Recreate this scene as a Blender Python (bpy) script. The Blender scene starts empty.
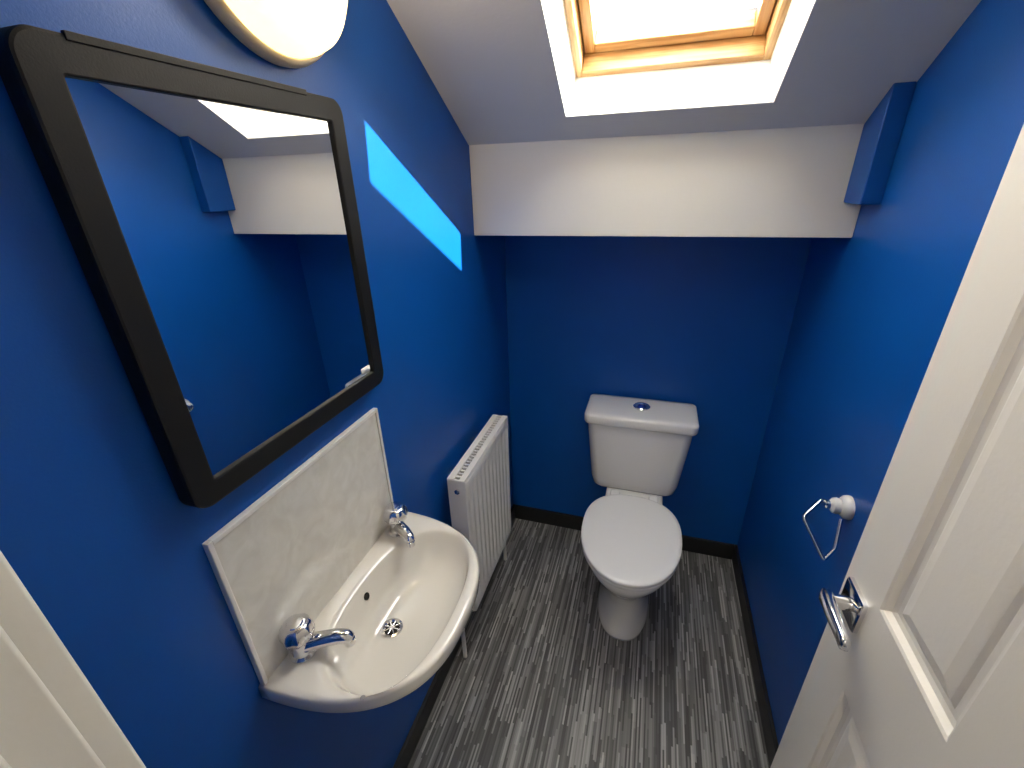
import bpy, bmesh, math, random
from mathutils import Vector, Matrix
random.seed(4)
sc=bpy.context.scene
try:
    sc.view_settings.view_transform='Standard'
    sc.view_settings.look='None'
except Exception: pass
PI=math.pi
# ---------------------------------------------------------------- materials
def mat(name,col=(.8,.8,.8),rough=.5,metal=0,spec=.5,coat=0,emit=None,es=0,trans=0,bump=0,bscale=200,var=0,vscale=6):
    m=bpy.data.materials.new(name);m.use_nodes=True
    nt=m.node_tree;b=nt.nodes['Principled BSDF']
    b.inputs['Base Color'].default_value=(*col,1);b.inputs['Roughness'].default_value=rough
    b.inputs['Metallic'].default_value=metal;b.inputs['Specular IOR Level'].default_value=spec
    b.inputs['Coat Weight'].default_value=coat;b.inputs['Transmission Weight'].default_value=trans
    if emit: 
        b.inputs['Emission Color'].default_value=(*emit,1);b.inputs['Emission Strength'].default_value=es
    tc=nt.nodes.new('ShaderNodeTexCoord')
    if bump:
        n=nt.nodes.new('ShaderNodeTexNoise');n.inputs['Scale'].default_value=bscale;n.inputs['Detail'].default_value=3
        bp=nt.nodes.new('ShaderNodeBump');bp.inputs['Strength'].default_value=bump;bp.inputs['Distance'].default_value=.002
        nt.links.new(tc.outputs['Object'],n.inputs['Vector']);nt.links.new(n.outputs['Fac'],bp.inputs['Height']);nt.links.new(bp.outputs['Normal'],b.inputs['Normal'])
    if var:
        n=nt.nodes.new('ShaderNodeTexNoise');n.inputs['Scale'].default_value=vscale;n.inputs['Detail'].default_value=4
        r=nt.nodes.new('ShaderNodeValToRGB');r.color_ramp.elements[0].position=.3;r.color_ramp.elements[1].position=.7
        r.color_ramp.elements[0].color=(*[c*(1-var) for c in col],1);r.color_ramp.elements[1].color=(*[min(1,c*(1+var*.4)) for c in col],1)
        nt.links.new(tc.outputs['Object'],n.inputs['Vector']);nt.links.new(n.outputs['Fac'],r.inputs['Fac']);nt.links.new(r.outputs['Color'],b.inputs['Base Color'])
    return m
M_blue=mat('blue_wall_paint',(.0008,.080,.365),.42,spec=.36,bump=.12,bscale=350,var=.05)
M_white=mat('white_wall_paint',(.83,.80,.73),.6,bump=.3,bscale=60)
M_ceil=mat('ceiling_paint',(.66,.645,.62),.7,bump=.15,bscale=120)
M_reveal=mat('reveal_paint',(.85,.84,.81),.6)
M_gloss=mat('white_gloss_wood',(.82,.80,.75),.3,bump=.08,bscale=90)
M_door=mat('door_paint',(.82,.785,.72),.35,bump=.1,bscale=150)
M_cer=mat('white_ceramic',(.81,.80,.78),.12,coat=.5)
M_bas=mat('basin_ceramic',(.80,.77,.71),.1,coat=.5)
M_plast=mat('seat_plastic',(.79,.785,.78),.25)
M_chrome=mat('chrome',(.82,.82,.84),.12,metal=1)
M_satin=mat('satin_metal',(.6,.58,.55),.35,metal=1)
M_black=mat('black_frame',(.008,.008,.008),.5,spec=.22,bump=.1,bscale=400)
M_skirt=mat('black_skirting',(.01,.01,.011),.45)
M_mirror=mat('mirror_glass',(.93,.94,.95),.0,metal=1)
M_rad=mat('radiator_enamel',(.80,.785,.755),.3)
M_dark=mat('shade_black',(.01,.01,.01),.8)  # near-black colour standing for shade inside holes and the radiator
M_label=mat('label_white',(.8,.8,.8),.5)
M_bluebtn=mat('blue_enamel',(.01,.04,.3),.2,coat=.5)
M_hall=mat('hall_paint',(.75,.73,.68),.7)
M_carpet=mat('hall_carpet',(.2,.19,.18),.9,bump=.5,bscale=300)
M_flash=mat('grey_flashing',(.1,.1,.11),.5,metal=.3)
M_glow=mat('opal_diffuser',(.9,.85,.7),.4,emit=(1,.74,.30),es=2.7)
M_hglow=mat('hall_fill_glow',(.9,.9,.9),.4,emit=(1,.93,.82),es=3)  # glow for the added hallway fill lamp
M_lrim=mat('lamp_rim',(.80,.66,.46),.4)
# splashback tile
def mat_splash():
    m=mat('pearl_tile',(.7,.68,.62),.15,coat=.4);nt=m.node_tree;b=nt.nodes['Principled BSDF']
    tc=nt.nodes.new('ShaderNodeTexCoord');n=nt.nodes.new('ShaderNodeTexNoise');n.inputs['Scale'].default_value=22;n.inputs['Detail'].default_value=5;n.inputs['Distortion'].default_value=1.0
    r=nt.nodes.new('ShaderNodeValToRGB');e=r.color_ramp.elements
    e[0].position=.35;e[0].color=(.70,.67,.60,1);e[1].position=.65;e[1].color=(.80,.775,.71,1);x=e.new(.5);x.color=(.745,.72,.65,1)
    nt.links.new(tc.outputs['Object'],n.inputs['Vector']);nt.links.new(n.outputs['Fac'],r.inputs['Fac']);nt.links.new(r.outputs['Color'],b.inputs['Base Color']);return m
M_splash=mat_splash()
def mat_pine(axis):
    m=mat('pine_'+axis,(.7,.42,.18),.4,coat=.2);nt=m.node_tree;b=nt.nodes['Principled BSDF']
    tc=nt.nodes.new('ShaderNodeTexCoord');mp=nt.nodes.new('ShaderNodeMapping')
    mp.inputs['Scale'].default_value=(2.5,40,40) if axis=='x' else (45,3,3)
    n=nt.nodes.new('ShaderNodeTexNoise');n.inputs['Scale'].default_value=2.2;n.inputs['Detail'].default_value=3;n.inputs['Distortion'].default_value=.6
    r=nt.nodes.new('ShaderNodeValToRGB');e=r.color_ramp.elements
    e[0].position=.38;e[0].color=(.42,.21,.07,1);e[1].position=.6;e[1].color=(.60,.37,.16,1)
    nt.links.new(tc.outputs['Object'],mp.inputs['Vector']);nt.links.new(mp.outputs['Vector'],n.inputs['Vector'])
    nt.links.new(n.outputs['Fac'],r.inputs['Fac']);nt.links.new(r.outputs['Color'],b.inputs['Base Color']);return m
M_px=mat_pine('x');M_pv=mat_pine('v')
def mat_floor():
    m=mat('striped_vinyl',(.2,.2,.2),.42);nt=m.node_tree;b=nt.nodes['Principled BSDF'];N=nt.nodes.new;Lk=nt.links.new
    tc=N('ShaderNodeTexCoord');sp=N('ShaderNodeSeparateXYZ');Lk(tc.outputs['Object'],sp.inputs[0])
    def mth(op,a,b2=None):
        n=N('ShaderNodeMath');n.operation=op
        for i,v in enumerate((a,b2)):
            if v is None:continue
            if isinstance(v,(int,float)):n.inputs[i].default_value=v
            else:Lk(v,n.inputs[i])
        return n.outputs[0]
    def layer(w,l,seed):
        ci=mth('FLOOR',mth('DIVIDE',sp.outputs['X'],w))
        w1=N('ShaderNodeTexWhiteNoise');w1.noise_dimensions='1D';Lk(mth('ADD',ci,seed),w1.inputs['W'])
        ri=mth('FLOOR',mth('ADD',mth('DIVIDE',sp.outputs['Y'],l),mth('MULTIPLY',w1.outputs['Value'],17.3)))
        cb=N('ShaderNodeCombineXYZ');Lk(ci,cb.inputs[0]);Lk(ri,cb.inputs[1]);cb.inputs[2].default_value=seed
        w2=N('ShaderNodeTexWhiteNoise');w2.noise_dimensions='3D';Lk(cb.outputs[0],w2.inputs['Vector']);return w2.outputs['Value']
    a=layer(.0050,.15,1.5);c=layer(.013,.22,7.5)
    v=mth('ADD',mth('MULTIPLY',a,.78),mth('MULTIPLY',c,.22))
    r=N('ShaderNodeValToRGB');e=r.color_ramp.elements
    e[0].position=.0;e[0].color=(.055,.052,.050,1);e[1].position=1;e[1].color=(.52,.505,.475,1)
    for p,k in((.35,.105),(.55,.175),(.75,.29),(.87,.40)):
        x=e.new(p);x.color=(k,k*.98,k*.95,1)
    Lk(v,r.inputs['Fac']);Lk(r.outputs['Color'],b.inputs['Base Color']);return m
M_floor=mat_floor()
# ---------------------------------------------------------------- helpers
def obj(name,verts,faces,m,parent=None,smooth=False,bevel=0,seg=2,mats=None,fm=None,angle=None,subs=0):
    me=bpy.data.meshes.new(name);me.from_pydata([tuple(v) for v in verts],[],faces);me.validate()
    for mm in (mats or [m]):me.materials.append(mm)
    if fm:
        for p,i in zip(me.polygons,fm):p.material_index=i
    bm=bmesh.new();bm.from_mesh(me);bmesh.ops.recalc_face_normals(bm,faces=bm.faces);bm.to_mesh(me);bm.free()
    o=bpy.data.objects.new(name,me);bpy.context.collection.objects.link(o)
    if smooth:
        for p in me.polygons:p.use_smooth=True
    if angle:
        for p in me.polygons:p.use_smooth=True
        me.set_sharp_from_angle(angle=math.radians(angle))
    if bevel:
        md=o.modifiers.new('bevel','BEVEL');md.width=bevel;md.segments=seg;md.limit_method='ANGLE';md.angle_limit=math.radians(40)
        for p in me.polygons:p.use_smooth=True
        md.harden_normals=True
    if subs:
        s=o.modifiers.new('sub','SUBSURF');s.levels=subs;s.render_levels=subs
    if parent:
        o.parent=parent;o.matrix_parent_inverse=Matrix.Translation(-parent.location)
    return o
def root(name,loc):
    e=bpy.data.objects.new(name,None);e.location=loc;e.empty_display_size=.05
    bpy.context.collection.objects.link(e);return e
BF=[(0,1,3,2),(4,6,7,5),(0,4,5,1),(2,3,7,6),(0,2,6,4),(1,5,7,3)]
def boxv(x0,x1,y0,y1,z0,z1):
    return [(x,y,z) for x in(x0,x1) for y in(y0,y1) for z in(z0,z1)]
def box(name,x0,x1,y0,y1,z0,z1,m,parent=None,bevel=0,T=None,seg=2):
    v=boxv(x0,x1,y0,y1,z0,z1)
    if T:v=[T(*p) for p in v]
    return obj(name,v,BF,m,parent,bevel=bevel,seg=seg)
def multibox(name,bl,m,parent=None,bevel=0,T=None):
    V=[];F=[]
    for b in bl:
        k=len(V);v=boxv(*b)
        if T:v=[T(*p) for p in v]
        V+=v;F+=[tuple(i+k for i in f) for f in BF]
    return obj(name,V,F,m,parent,bevel=bevel)
def loft(name,rings,m,parent=None,cap0=True,cap1=True,smooth=True,angle=None,subs=0,bevel=0,closed=True):
    V=[];F=[];n=len(rings[0])
    for r in rings:V+=[tuple(p) for p in r]
    for i in range(len(rings)-1):
        for j in range(n if closed else n-1):
            k=(j+1)%n;F.append((i*n+j,i*n+k,(i+1)*n+k,(i+1)*n+j))
    if cap0:F.append(tuple(range(n))[::-1])
    if cap1:F.append(tuple((len(rings)-1)*n+j for j in range(n)))
    return obj(name,V,F,m,parent,smooth=smooth and not angle,angle=angle,subs=subs,bevel=bevel)
def lathe(name,prof,origin,axis,m,parent=None,n=40,angle=35):
    a=Vector(axis).normalized();u=a.orthogonal().normalized();w=a.cross(u);o=Vector(origin)
    rings=[[o+a*h+(u*math.cos(2*PI*j/n)+w*math.sin(2*PI*j/n))*max(r,1e-5) for j in range(n)] for r,h in prof]
    return loft(name,rings,m,parent,angle=angle)
def tube(name,pts,rad,m,parent=None,n=14,res=8):
    P=[Vector(p) for p in pts]
    if res>1 and len(P)>2:
        Q=[]
        for i in range(len(P)-1):
            p0=P[max(i-1,0)];p1=P[i];p2=P[i+1];p3=P[min(i+2,len(P)-1)]
            for s in range(res):
                t=s/res;Q.append(.5*((2*p1)+(-p0+p2)*t+(2*p0-5*p1+4*p2-p3)*t*t+(-p0+3*p1-3*p2+p3)*t**3))
        Q.append(P[-1]);
    else:Q=P
    rr=rad if callable(rad) else (lambda t:rad)
    rings=[];u=None
    for i,p in enumerate(Q):
        d=(Q[min(i+1,len(Q)-1)]-Q[max(i-1,0)]).normalized()
        if u is None:u=d.orthogonal().normalized()
        u=(u-d*u.dot(d)).normalized();w=d.cross(u);r=rr(i/(len(Q)-1))
        rings.append([p+(u*math.cos(2*PI*j/n)+w*math.sin(2*PI*j/n))*r for j in range(n)])
    return loft(name,rings,m,parent,angle=50)
def rrect(a0,a1,b0,b1,r,k=8):
    out=[]
    for cx,cy,s in((a1-r,b1-r,0),(a0+r,b1-r,1),(a0+r,b0+r,2),(a1-r,b0+r,3)):
        for i in range(k+1):
            t=(s+i/k)*PI/2;out.append((cx+r*math.cos(t),cy+r*math.sin(t)))
    return out
# ---------------------------------------------------------------- room constants
xL,xR,yB,yK=-.553,.475,1.684,1.373
zb,zt,sl=1.3986,1.651,.596
yF=.045
ce=lambda y:zt+sl*(yK-y)
ca=1/math.hypot(1,sl);sa=sl*ca
wy=1.296;wz=ce(wy)
def T(u,v,n): # u = x, v up slope, n outward normal
    return (u,wy-v*ca+n*sa,wz+v*sa+n*ca)
# floor
box('floor',xL-.1,xR+.1,-.06,yB+.1,-.05,0,M_floor)
# side walls following the roof slope
def sidewall(name,x0,x1):
    top=lambda y:ce(y)+.10
    prof=[(-.06,0),(yB+.1,0),(yB+.1,1.50),(yK,1.72),(-.06,top(-.06))]
    V=[(x0,y,z) for y,z in prof]+[(x1,y,z) for y,z in prof];n=5
    F=[tuple(range(n)),tuple(range(n,2*n))]+[(i,(i+1)%n,n+(i+1)%n,n+i) for i in range(n)]
    obj(name,V,F,M_blue)
sidewall('wall_left',xL-.1,xL);sidewall('wall_right',xR,xR+.1)
box('wall_back',xL,xR,yB,yB+.1,0,1.5,M_blue)
# white boxed bulkhead
box('wall_bulkhead',xL,xR,yK,yB+.1,zb,zt+.12,M_white,bevel=.002)
# pier on right wall
v=[(x,y,z) for x in(.434,xR) for y,z in((1.265,1.482),(yK,1.482),(yK,ce(yK)),(1.265,ce(1.265)))]
obj('trim_pier',v,[(0,1,2,3),(4,5,6,7),(0,1,5,4),(1,2,6,5),(2,3,7,6),(3,0,4,7)],M_blue,bevel=.003)
# sloped ceiling with roof-light opening
wx0,wx1=-.252,.225;vt=.636;th=.105
vTop=(wy+.06)/ca
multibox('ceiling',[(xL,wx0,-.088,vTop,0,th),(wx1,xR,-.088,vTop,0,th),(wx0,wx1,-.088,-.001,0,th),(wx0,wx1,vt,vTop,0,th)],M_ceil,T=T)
t=.003
win=root('window_1',T((wx0+wx1)/2,vt/2,.15))
multibox('reveal_lining',[(wx0,wx1,-.001,t,0.0,th),(wx0,wx1,vt-t,vt,0.0,th)],M_reveal,parent=win,T=T)
for nm,xe,s in(('reveal_side_a',wx0,1),('reveal_side_b',wx1,-1)):
    pr=[(xe,0),(xe+s*.002,0),(xe+s*.016,th),(xe,th)]
    V=[T(a,0,b) for a,b in pr]+[T(a,vt,b) for a,b in pr]
    obj(nm,V,[(0,1,2,3),(4,5,6,7)]+[(i,(i+1)%4,4+(i+1)%4,4+i) for i in range(4)],M_reveal,win)
fo=.032;n0,n1=th,.180
multibox('frame_side',[(wx0,wx0+fo,0,vt,n0,n1),(wx1-fo,wx1,0,vt,n0,n1)],M_pv,parent=win,T=T,bevel=.002)
multibox('frame_rail',[(wx0+fo,wx1-fo,0,fo*.6,n0,n1),(wx0+fo,wx1-fo,vt-fo,vt,n0,n1)],M_px,parent=win,T=T,bevel=.002)
g=.003;so=.026;a0,a1=wx0+fo+g,wx1-fo-g;b0,b1=fo*.6+g,vt-fo-g
s0,s1=n0+.045,n1+.01
multibox('sash_side',[(a0,a0+so,b0,b1,s0,s1),(a1-so,a1,b0,b1,s0,s1)],M_pv,parent=win,T=T,bevel=.003)
multibox('sash_rail',[(a0+so,a1-so,b0,b0+so,s0,s1),(a0+so,a1-so,b1-so,b1,s0,s1)],M_px,parent=win,T=T,bevel=.003)
f0,f1=s1+.003,.255
multibox('sun_crop_flashing',[(wx0-.06,a0+so-.008,-.06,vt+.06,f0,f1),(a1-so+.003,wx1+.06,-.06,vt+.06,f0,f1),(a0,a1,-.06,b0+so-.008,f0,f1-.05),(a0,a1,b1-so+.008,vt+.06,f0,f1-.05)],M_flash,parent=win,T=T)  # flashing out of view, side pieces raised to crop the sun patch
multibox('outer_kerb',[(wx0-.06,wx0,-.06,vt+.06,th,f0),(wx1,wx1+.06,-.06,vt+.06,th,f0),(wx0,wx1,-.06,0,th,f0),(wx0,wx1,vt,vt+.06,th,f0)],M_flash,parent=win,T=T)
mg=bpy.data.materials.new('window_glass');mg.use_nodes=True;nt=mg.node_tree
for n in list(nt.nodes):nt.nodes.remove(n)
o_=nt.nodes.new('ShaderNodeOutputMaterial');tr=nt.nodes.new('ShaderNodeBsdfTransparent');gl=nt.nodes.new('ShaderNodeBsdfGlossy');mx=nt.nodes.new('ShaderNodeMixShader')
tr.inputs[0].default_value=(.93,.96,.97,1);gl.inputs['Roughness'].default_value=.02;mx.inputs[0].default_value=.05
nt.links.new(tr.outputs[0],mx.inputs[1]);nt.links.new(gl.outputs[0],mx.inputs[2]);nt.links.new(mx.outputs[0],o_.inputs[0])
gp=.172
obj('glass_pane',[T(a0+so,b0+so,gp),T(a1-so,b0+so,gp),T(a1-so,b1-so,gp),T(a0+so,b1-so,gp)],[(0,1,2,3)],mg,parent=win)
# front wall with doorway
ox0,ox1=-.20,.395;oz=2.0
multibox('wall_front',[(-.95,ox0-.02,-.06,yF,0,2.62),(ox1+.02,1.15,-.06,yF,0,2.62),(ox0-.02,ox1+.02,-.06,yF,oz+.03,2.62)],M_blue)
multibox('trim_1',[(ox0-.02,ox0,-.06,.0465,0,oz+.02),(ox1,ox1+.02,-.06,yF,0,oz+.02),(ox0,ox1,-.06,yF,oz,oz+.02),
   (ox0-.06,ox0-.003,yF,.0570,0,oz+.06),(ox1+.003,ox1+.06,yF,.055,0,oz+.06),(ox0-.06,ox1+.06,yF,.0570,oz+.003,oz+.06),(ox0,ox0+.008,-.04,.028,0,oz)],M_gloss,bevel=.002)
# baseboards
box('baseboard_back',xL+.012,xR-.012,yB-.012,yB,0,.08,M_skirt,bevel=.002)
box('baseboard_left',xL,xL+.012,.06,yB,0,.08,M_skirt,bevel=.002)
box('baseboard_right',xR-.012,xR,.06,yB,0,.08,M_skirt,bevel=.002)
# hallway behind the camera
box('floor_hall',-.95,1.15,-1.4,-.06,-.05,0,M_carpet)
box('ceiling_hall',-1.0,1.2,-1.45,-.06,2.5,2.6,M_hall)
box('wall_hall_left',-1.05,-.95,-1.4,-.06,0,2.5,M_hall)
box('wall_hall_right',1.15,1.25,-1.4,-.06,0,2.5,M_hall)
box('wall_hall_back',-1.05,1.25,-1.5,-1.4,0,2.5,M_hall)
hl=root('hall_fill_lamp',(.1,-.75,2.45))  # added lamp, out of view, gives front fill through the doorway
lathe('fill_lamp_base',[(.13,0),(.13,-.03),(.12,-.035),(.01,-.035)],(.1,-.75,2.5),(0,0,1),M_gloss,hl)
lathe('fill_lamp_diffuser',[(.12,-.032),(.115,-.06),(.09,-.085),(.05,-.098),(.001,-.102)],(.1,-.75,2.5),(0,0,1),M_hglow,hl,angle=80)
# ---------------------------------------------------------------- door
def build_door():
    D=root('door_1',(.375,.36,1.0))
    xf,xb=.357,.392;y0,y1=.064,.671;z0,z1=.008,1.985
    ys=[y0,y0+.09,y0+.09+.172,y1-.10-.172,y1-.10,y1];zs=[z0,.21,.80,.982,1.86,z1]
    V=[];F=[]
    def quad(a,b,c,d):
        k=len(V);V.extend([a,b,c,d]);F.append((k,k+1,k+2,k+3))
    for x,s in((xf,1),(xb,-1)):
        for i in range(5):
            for j in range(5):
                a,b,c,d=ys[i],ys[i+1],zs[j],zs[j+1]
                if i in(1,3) and j in(1,3):
                    prev=None
                    for ins,dep in((0,0),(.004,.002),(.009,.009),(.016,.011),(.024,.011),(.030,.008),(.046,.004)):
                        r=[(x+s*dep,a+ins,c+ins),(x+s*dep,b-ins,c+ins),(x+s*dep,b-ins,d-ins),(x+s*dep,a+ins,d-ins)]
                        if prev:
                            for q in range(4):quad(prev[q],prev[(q+1)%4],r[(q+1)%4],r[q])
                        prev=r
                    quad(*prev)
                else:quad((x,a,c),(x,b,c),(x,b,d),(x,a,d))
    quad((xf,y0,z0),(xb,y0,z0),(xb,y0,z1),(xf,y0,z1));quad((xf,y1,z0),(xb,y1,z0),(xb,y1,z1),(xf,y1,z1))
    quad((xf,y0,z0),(xf,y1,z0),(xb,y1,z0),(xb,y0,z0));quad((xf,y0,z1),(xf,y1,z1),(xb,y1,z1),(xb,y0,z1))
    me=bpy.data.meshes.new('door_leaf');me.from_pydata(V,[],F);me.materials.append(M_door)
    bm=bmesh.new();bm.from_mesh(me);bmesh.ops.remove_doubles(bm,verts=bm.verts,dist=1e-5);bmesh.ops.recalc_face_normals(bm,faces=bm.faces);bm.to_mesh(me);bm.free()
    o=bpy.data.objects.new('door_leaf',me);bpy.context.collection.objects.link(o);o.parent=D;o.matrix_parent_inverse=Matrix.Translation(-D.location)
    hy,hz=.622,.930
    for s,x in((-1,xf),(1,xb)):
        sfx='' if s<0 else '_outer'
        off=.038 if s<0 else .03
        pl=rrect(hy-.030,hy+.030,hz-.030,hz+.030,.004,4)
        loft('handle_plate'+sfx,[[(x+s*h,y-0,z) for y,z in [((p[0]-hy)*k+hy,(p[1]-hz)*k+hz) for p in pl]] for h,k in((0,1),(.006,1),(.008,.93))],M_chrome,D,angle=40)
        lathe('handle_neck'+sfx,[(.013,0),(.011,.01),(.011,off+.004)],(x,hy,hz),(s,0,0),M_chrome,D)
        xx=x+s*off;rings=[]
        for yy,hh,tt in((hy+.013,.010,.006),(hy+.006,.013,.009),(hy-.03,.012,.008),(hy-.060,.011,.007),(hy-.080,.011,.007),(hy-.084,.008,.005)):
            rings.append([(xx+tt*math.copysign(abs(math.cos(a))**.6,math.cos(a)),yy,hz+hh*math.copysign(abs(math.sin(a))**.6,math.sin(a))) for a in [2*PI*i/20 for i in range(20)]])
        loft('handle_lever'+sfx,rings,M_chrome,D,angle=60)
    box('latch_plate',xf+.006,xb-.006,y1,y1+.0015,hz-.03,hz+.03,M_satin,D)
    for k,z in enumerate((.2,1.0,1.78)):
        lathe('hinge_%d'%(k+1),[(.004,-.04),(.004,.04)],(xf+.002,y0-.004,z),(0,0,1),M_satin,D,n=12)
build_door()
# ---------------------------------------------------------------- mirror
def build_mirror():
    R=root('wall_mirror',(xL,.52,1.43))
    y0,y1,z0,z1=.304,.744,1.171,1.682
    def ring(ins,x,r):
        return [(xL+x,a,b) for a,b in rrect(y0+ins,y1-ins,z0+ins,z1-ins,r,10)]
    W=.034
    loft('frame',[ring(.006,.001,.019),ring(.0,.006,.024),ring(0,.026,.024),ring(.001,.0295,.023),ring(.0035,.0305,.021),ring(W-.002,.031,.004),ring(W,.030,.003),ring(W,.023,.003)],M_black,R,cap1=False,angle=12)
    obj('mirror_pane',ring(W-.001,.0255,.004),[tuple(range(44))],M_mirror,R)
    lab=rrect(.676,.704,1.211,1.223,.003,4)
    loft('sticker',[[(xL+.0258,a,b) for a,b in lab],[(xL+.0266,a,b) for a,b in lab]],M_label,R)
    box('top_clip',xL+.027,xL+.0320,.35,.66,1.676,1.6838,M_black,R,bevel=.001)
build_mirror()
# ---------------------------------------------------------------- splashback
S=root('splashback',(xL,.52,.95))
box('tile_panel',xL,xL+.008,.318,.720,.80,1.104,M_splash,S,bevel=.002)
multibox('edge_trim',[(xL,xL+.011,.311,.319,.80,1.111),(xL,xL+.011,.719,.727,.80,1.111),(xL,xL+.011,.3185,.7195,1.103,1.111)],M_gloss,S,bevel=.0015)
# ---------------------------------------------------------------- basin
BZ=.806
def build_basin():
    B=root('wash_basin',(-.42,.535,.75))
    yc=.532;hy=.226;dx=.277;M=96;K=36
    def outline(sy,sx,z,x0=xL+.0005):
        out=[]
        for i in range(M+1):
            p=PI*i/M;c,s=math.cos(p),math.sin(p)
            out.append((x0+dx*sx*max(s,0)**(2/2.5),yc-hy*sy*math.copysign(abs(c)**(2/2.7),c),z))
        ya,yb=out[-1][1],out[0][1]
        for i in range(1,K):
            out.append((x0,ya+(yb-ya)*i/K,z))
        return out
    O=outline(1,1,0)
    cx,cy=-.405,.530
    def inner(s,z,ax=.104,ay=.188,n=2.35,ox=0,oy=0):
        r=[]
        for x,y,_ in O:
            dx_,dy_=x-cx,y-cy
            a=math.atan2(dy_/ay,dx_/ax);c,sn=math.cos(a),math.sin(a)
            k=(abs(c)**n+abs(sn)**n)**(-1/n)
            r.append((cx+ox+ax*s*c*k,cy+oy+ay*s*sn*k,BZ+z))
        return r
    def mix(a,b,t,z):return [(p[0]*(1-t)+q[0]*t,p[1]*(1-t)+q[1]*t,z) for p,q in zip(a,b)]
    I=inner(1.02,0);Q=outline(.985,.985,BZ)
    rings=[outline(.30,.42,BZ-.15),outline(.50,.62,BZ-.13),outline(.74,.80,BZ-.085),outline(.90,.93,BZ-.045),outline(.985,.985,BZ-.036),outline(1,1,BZ-.028),outline(1.0,1.0,BZ-.008),outline(.997,.997,BZ-.003),Q,
      mix(Q,I,.25,BZ+.0002),mix(Q,I,.5,BZ-.0002),mix(Q,I,.75,BZ-.001),inner(1.015,-.0022),inner(1.0,-.0045),inner(.985,-.009),inner(.965,-.017),inner(.945,-.026),inner(.915,-.038),inner(.85,-.057,ox=-.003),inner(.74,-.074,ox=-.008),inner(.58,-.086,ox=-.016,oy=-.003),inner(.40,-.093,ox=-.026,oy=-.006),inner(.22,-.096,ox=-.034,oy=-.009),inner(.10,-.0975,ox=-.038,oy=-.010)]
    loft('bowl',rings,M_bas,B,smooth=True)
    dxp,dyp=-.445,.520
    z=BZ-.0965
    lathe('waste_flange',[(.0225,0),(.022,.003),(.018,.004),(.0145,.0015),(.0145,.0)],(dxp,dyp,z),(0,0,1),M_chrome,B)
    lathe('waste_hole_shade',[(.0148,.0),(.0148,.001),(.001,.001)],(dxp,dyp,z+.0005),(0,0,1),M_dark,B)  # solid disc, shade of the open waste put into its colour
    for k in range(4):
        a=k*PI/4;c,s=math.cos(a)*.0155,math.sin(a)*.0155
        tube('waste_bar_%d'%k,[(dxp-c,dyp-s,z+.003),(dxp+c,dyp+s,z+.003)],.0016,M_chrome,B,n=8,res=1)
    lathe('waste_centre',[(.006,0.001),(.005,.004),(.001,.0045)],(dxp,dyp,z),(0,0,1),M_chrome,B)
    lathe('overflow_shade',[(.0075,-.003),(.0075,.0014),(.001,.0014)],(cx-.104*.930,.530,BZ-.032),(1,0,.45),M_dark,B,n=20)  # solid disc, the hole's shade painted black
    lathe('maker_mark',[(.0045,0),(.001,.0004)],(-.375,.340,BZ+.0002),(0,0,1),mat('maker_grey',(.25,.25,.27),.4),B,n=16)
    lathe('trap_tail',[(.018,0),(.018,.12)],(-.46,.535,.55),(0,0,1),M_plast,B,n=20)
    lathe('trap_bottle',[(.001,-.001),(.028,0),(.032,.01),(.032,.08),(.022,.09)],(-.46,.535,.50),(0,0,1),M_plast,B,n=24)
    tube('trap_arm',[(-.46,.535,.565),(xL,.535,.565)],.016,M_plast,B,res=1)
build_basin()
def tap(name,px,py,ang,L):
    z=BZ-.001;R=root(name,(px,py,z))
    lathe('tap_base',[(.023,0),(.023,.004),(.018,.007),(.0165,.012),(.0175,.028),(.016,.034),(.011,.038),(.011,.042)],(px,py,z),(0,0,1),M_chrome,R)
    n=48;rings=[]
    for r,h,f in((.009,.038,0),(.022,.040,0),(.0265,.044,.04),(.0275,.051,.06),(.0265,.060,.06),(.024,.067,.03),(.019,.072,0),(.014,.0725,0)):
        rings.append([(px+r*(1+f*math.cos(8*2*PI*j/n))*math.cos(2*PI*j/n),py+r*(1+f*math.cos(8*2*PI*j/n))*math.sin(2*PI*j/n),z+h) for j in range(n)])
    loft('tap_head',rings,M_chrome,R,smooth=True)
    lathe('tap_index',[(.0135,0),(.012,.0018),(.001,.0025)],(px,py,z+.0725),(0,0,1),M_chrome,R)
    c,s=math.cos(ang),math.sin(ang)
    P=lambda d,h:(px+c*d,py+s*d,z+h)
    tube('tap_spout',[P(.0,.018),P(L*.35,.024),P(L*.7,.028),P(L*.93,.026),P(L,.020)],lambda t:.0150-.004*t,M_chrome,R,n=18)
    lathe('tap_nozzle',[(.0100,0),(.0100,.010),(.008,.012)],P(L-.001,.009),(0,0,1),M_chrome,R,n=20)
tap('basin_tap',-.522,.378,.42,.082)
tap('basin_tap',-.514,.688,-.60,.068)
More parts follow.
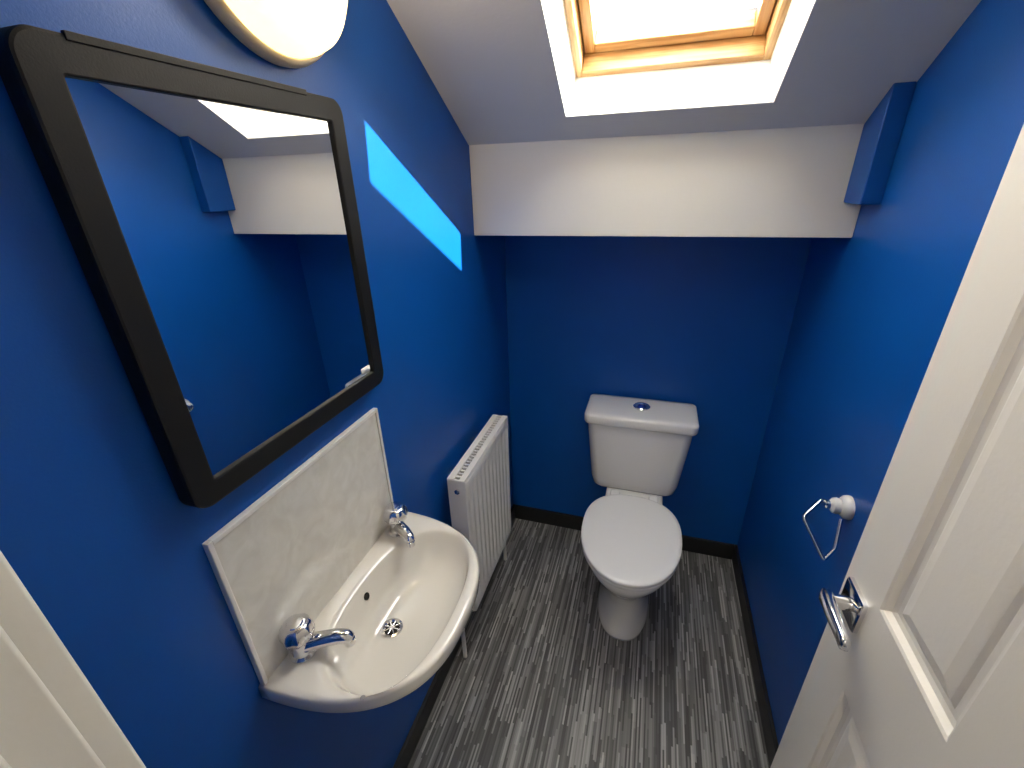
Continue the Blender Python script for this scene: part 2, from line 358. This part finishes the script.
# ---------------------------------------------------------------- toilet
def build_toilet():
    W=root('toilet',(.015,1.35,0))
    cx=.018;n=64
    def egg(hw,yf,yb,z,pf=2.0,pb=2.6,c=cx):
        ym=yf+(yb-yf)*.55
        out=[]
        for i in range(n):
            a=2*PI*i/n;co,si=math.cos(a),math.sin(a)
            p=pf if si<0 else pb
            L=(ym-yf) if si<0 else (yb-ym)
            out.append((c+hw*math.copysign(abs(co)**(2/p),co),ym+L*math.copysign(abs(si)**(2/p),si),z))
        return out
    loft('pan',[egg(.098,1.150,1.52,0,2.4),egg(.099,1.150,1.52,.012,2.4),egg(.094,1.158,1.515,.03,2.4),egg(.086,1.17,1.51,.07,2.3),egg(.082,1.176,1.51,.12,2.3),egg(.086,1.17,1.51,.17),egg(.10,1.145,1.51,.22),
       egg(.128,1.10,1.505,.275),egg(.150,1.06,1.50,.325),egg(.162,1.035,1.49,.365),egg(.166,1.026,1.485,.392),egg(.163,1.03,1.482,.402),egg(.15,1.045,1.47,.404)],M_cer,W)
    def rr(hw,y0,y1,z,r=.03,bow=0,c=cx,rf=None):
        out=[]
        for a,b in rrect(c-hw,c+hw,y0,y1,r,8):
            tt=(y1-b)/(y1-y0);out.append((a,b-bow*tt*(1-((a-c)/hw)**2),z))
        return out
    loft('pan_shelf',[rr(.07,1.40,1.655,.18),rr(.085,1.40,1.66,.26),rr(.105,1.40,1.665,.34),rr(.11,1.40,1.667,.39),rr(.108,1.402,1.665,.402),rr(.10,1.41,1.66,.406)],M_cer,W,angle=60)
    loft('soil_pipe',[[(cx+.05*math.cos(2*PI*i/24),y,.2+.05*math.sin(2*PI*i/24)) for i in range(24)] for y in(1.50,yB-.013)],M_plast,W,angle=40)
    def slab(name,hw,yf,yb,z0,z1,m,dome=0,e=.004):
        loft(name,[egg(hw-e,yf+e,yb-e,z0,2.1,2.5),egg(hw,yf,yb,z0+e,2.1,2.5),egg(hw,yf,yb,z1-e,2.1,2.5),egg(hw-e*.7,yf+e*.7,yb-e*.7,z1-e*.3,2.1,2.5),egg(hw-.014,yf+.014,yb-.014,z1+dome*.3,2.1,2.5),egg(hw*.7,yf+.06,yb-.06,z1+dome*.8,2.05,2.4),egg(hw*.3,yf+.14,yb-.14,z1+dome,2,2)],m,W)
    slab('seat_ring',.166,1.015,1.44,.406,.422,M_plast)
    slab('seat_lid',.168,1.010,1.440,.424,.442,M_plast,dome=.004)
    multibox('seat_hinge',[(cx-.090,cx-.055,1.425,1.470,.404,.434),(cx+.055,cx+.090,1.425,1.470,.404,.434)],M_plast,W,bevel=.006)
    box('seat_hinge_bar',cx-.055,cx+.055,1.442,1.454,.414,.430,M_plast,W,bevel=.004)
    c2=.010
    loft('cistern_body',[rr(.150,1.515,1.655,.405,.03,.010,c2),rr(.160,1.505,1.665,.418,.035,.013,c2),rr(.168,1.502,1.668,.45,.035,.015,c2),rr(.190,1.497,1.668,.66,.035,.022,c2),rr(.193,1.496,1.668,.712,.035,.022,c2)],M_cer,W,angle=60)
    loft('cistern_lid',[rr(.197,1.494,1.668,.704,.022,.030,c2),rr(.203,1.487,1.671,.708,.022,.032,c2),rr(.205,1.485,1.672,.714,.022,.032,c2),rr(.205,1.485,1.672,.738,.022,.032,c2),rr(.203,1.487,1.670,.744,.020,.032,c2),rr(.198,1.493,1.666,.7475,.018,.032,c2),rr(.18,1.510,1.65,.7485,.015,.030,c2)],M_cer,W,angle=60)
    bx,by=c2+.002,1.588
    lathe('flush_ring',[(.032,-.001),(.032,.004),(.029,.0065),(.018,.004)],(bx,by,.7485),(0,0,1),M_chrome,W)
    lathe('flush_button',[(.0175,0),(.0170,.0055),(.012,.008),(.001,.0085)],(bx,by,.7485),(0,0,1),M_bluebtn,W,angle=70)
build_toilet()
# ---------------------------------------------------------------- radiator
def build_rad():
    R=root('radiator',(-.5,1.165,.5))
    y0,y1=.965,1.372;z0,z1=.205,.754;xb0,xf=xL+.035,-.460
    def panel(name,xface,s):
        nr=11;per=(y1-y0-.02)/nr
        prof=[(y0,xface-s*.010),(y0+.003,xface-s*.002),(y0+.01,xface)]
        for k in range(nr):
            b=y0+.01+k*per
            prof+=[(b+per*.22,xface),(b+per*.36,xface-s*.008),(b+per*.64,xface-s*.008),(b+per*.78,xface)]
        prof+=[(y1-.01,xface),(y1-.003,xface-s*.002),(y1,xface-s*.010)]
        rings=[]
        for z,d,f in((z0,.012,0),(z0+.006,.002,0),(z0+.03,0,0),(z0+.045,0,1),(z1-.045,0,1),(z1-.03,0,0),(z1-.006,.002,0),(z1,.008,0)):
            rings.append([(((xface if not f else x)-s*d if 0<i<len(prof)-1 else x-s*d),y,z) for i,(y,x) in enumerate(prof)])
        loft(name,rings,M_rad,R,cap0=False,cap1=False,closed=False,angle=35)
    panel('front_panel',xf,1)
    box('back_panel',xb0,xb0+.010,y0,y1,z0,z1-.004,M_rad,R,bevel=.002)
    box('interior_shade',xb0+.012,xf-.014,y0+.015,y1-.015,z0+.02,z1-.02,M_dark,R)  # black block painting the shade between the radiator panels
    for nm,ya,yb in(('side_cover_near',y0-.003,y0+.001),('side_cover_far',y1-.001,y1+.003)):
        box(nm,xb0-.002,xf-.002,ya,yb,z0+.01,z1+.002,M_rad,R,bevel=.0012)
    bars=[(xb0-.002,xb0+.018,y0-.002,y1+.002,z1-.004,z1+.004),(xf-.022,xf-.004,y0-.002,y1+.002,z1-.004,z1+.004)]
    y=y0-.002
    while y<y1:
        bars.append((xb0,xf-.006,y,y+.006,z1-.003,z1+.0035));y+=.016
    multibox('top_grille',bars,M_rad,R)
    lathe('bleed_plug',[(.009,0),(.009,.006),(.004,.008)],(xb0+.03,y0-.003,z1-.035),(0,-1,0),M_chrome,R,n=6)
    multibox('wall_bracket',[(xL,xb0,y0+.08,y0+.11,z0+.05,z1-.05),(xL,xb0,y1-.11,y1-.08,z0+.05,z1-.05)],M_rad,R)
    for nm,yy in(('near',y0-.03),('far',y1+.03)):
        xx=xb0+.012
        tube('tail_'+nm,[(xx,yy+(.03 if nm=='near' else -.03),z0+.03),(xx,yy,z0+.03)],.009,M_chrome,R,res=1)
        lathe('valve_'+nm,[(.010,-.03),(.012,-.028),(.012,.01),(.016,.012),(.016,.045),(.013,.05)],(xx,yy,z0+.03),(0,0,1),M_rad,R,n=20)
        tube('pipe_'+nm,[(xx,yy,z0),(xx,yy,.002)],.0075,M_rad,R,res=1)
build_rad()
# ---------------------------------------------------------------- wall light
def build_light():
    R=root('wall_light',(xL,.645,1.86))
    o=(xL,.648,1.862)
    lathe('housing',[(.144,0),(.149,.003),(.150,.008),(.148,.016),(.145,.020),(.141,.022),(.138,.021)],o,(1,0,0),M_lrim,R,n=72,angle=30)
    lathe('diffuser',[(.139,.018),(.139,.034),(.135,.048),(.122,.060),(.097,.069),(.060,.075),(.025,.077),(.001,.0775)],o,(1,0,0),M_glow,R,n=72,angle=80)
build_light()
# ---------------------------------------------------------------- toilet roll holder
def build_holder():
    R=root('toilet_roll_holder',(xR,.965,.87))
    o=(xR,.970,.866)
    lathe('rose',[(.027,0),(.028,.004),(.026,.012),(.020,.018),(.017,.020)],o,(-1,0,0),M_cer,R)
    lathe('boss',[(.014,.016),(.017,.020),(.019,.027),(.017,.034),(.010,.039),(.001,.041)],o,(-1,0,0),M_cer,R)
    lathe('collar',[(.009,.038),(.009,.046),(.006,.048)],o,(-1,0,0),M_chrome,R)
    K=[(.430,.968,.866),(.415,.948,.888),(.402,.932,.902),(.366,.902,.872),(.408,.856,.804),(.428,.872,.826),(.436,.905,.880)]
    pts=[K[0]]
    for i in range(1,len(K)-1):
        a,b,c=Vector(K[i-1]),Vector(K[i]),Vector(K[i+1])
        pts+= [tuple(b+(a-b)*.14),tuple(b+((a-b)+(c-b))*.035),tuple(b+(c-b)*.14)]
    pts.append(K[-1])
    tube('wire',pts,.0036,M_chrome,R,n=10,res=4)
build_holder()
# ---------------------------------------------------------------- lights / world
w=bpy.data.worlds.new('sky');sc.world=w;w.use_nodes=True
bg=w.node_tree.nodes['Background'];bg.inputs[0].default_value=(1,.955,.865,1);bg.inputs[1].default_value=19
sun=bpy.data.objects.new('sun',bpy.data.lights.new('sun','SUN'));bpy.context.collection.objects.link(sun)
sun.data.energy=36;sun.data.angle=math.radians(.5);sun.data.color=(1,.98,.78)
sun.rotation_euler=Vector((-1,-.09,-.93)).to_track_quat('-Z','Y').to_euler()
def pt(name,loc,e,col,r):
    l=bpy.data.objects.new(name,bpy.data.lights.new(name,'POINT'));l.location=loc;l.data.energy=e;l.data.color=col;l.data.shadow_soft_size=r
    bpy.context.collection.objects.link(l)
pt('wall_light_bulb',(xL+.13,.648,1.862),2.5,(1,.82,.6),.03)
pt('hall_fill_light',(.1,-.75,2.34),20,(1,.91,.78),.06)  # added fill from behind the camera
# ---------------------------------------------------------------- camera
C0=Matrix(((0.9475,0.3175,-0.0271),(-0.1096,0.4048,0.9080),(0.2993,-0.8571,0.4182)))
wv=Vector((-0.0043,0.0228,0.0094));Rw=Matrix.Rotation(wv.length,3,wv.normalized())
Cm=Rw@C0
rot=Cm.transposed().to_quaternion();rot.normalize()
cam=bpy.data.objects.new('camera',bpy.data.cameras.new('camera'));bpy.context.collection.objects.link(cam)
cam.location=(0,0,1.55);cam.rotation_mode='QUATERNION';cam.rotation_quaternion=rot
cam.data.sensor_width=36;cam.data.lens=442.4/1024*36;cam.data.clip_start=.01
sc.camera=cam
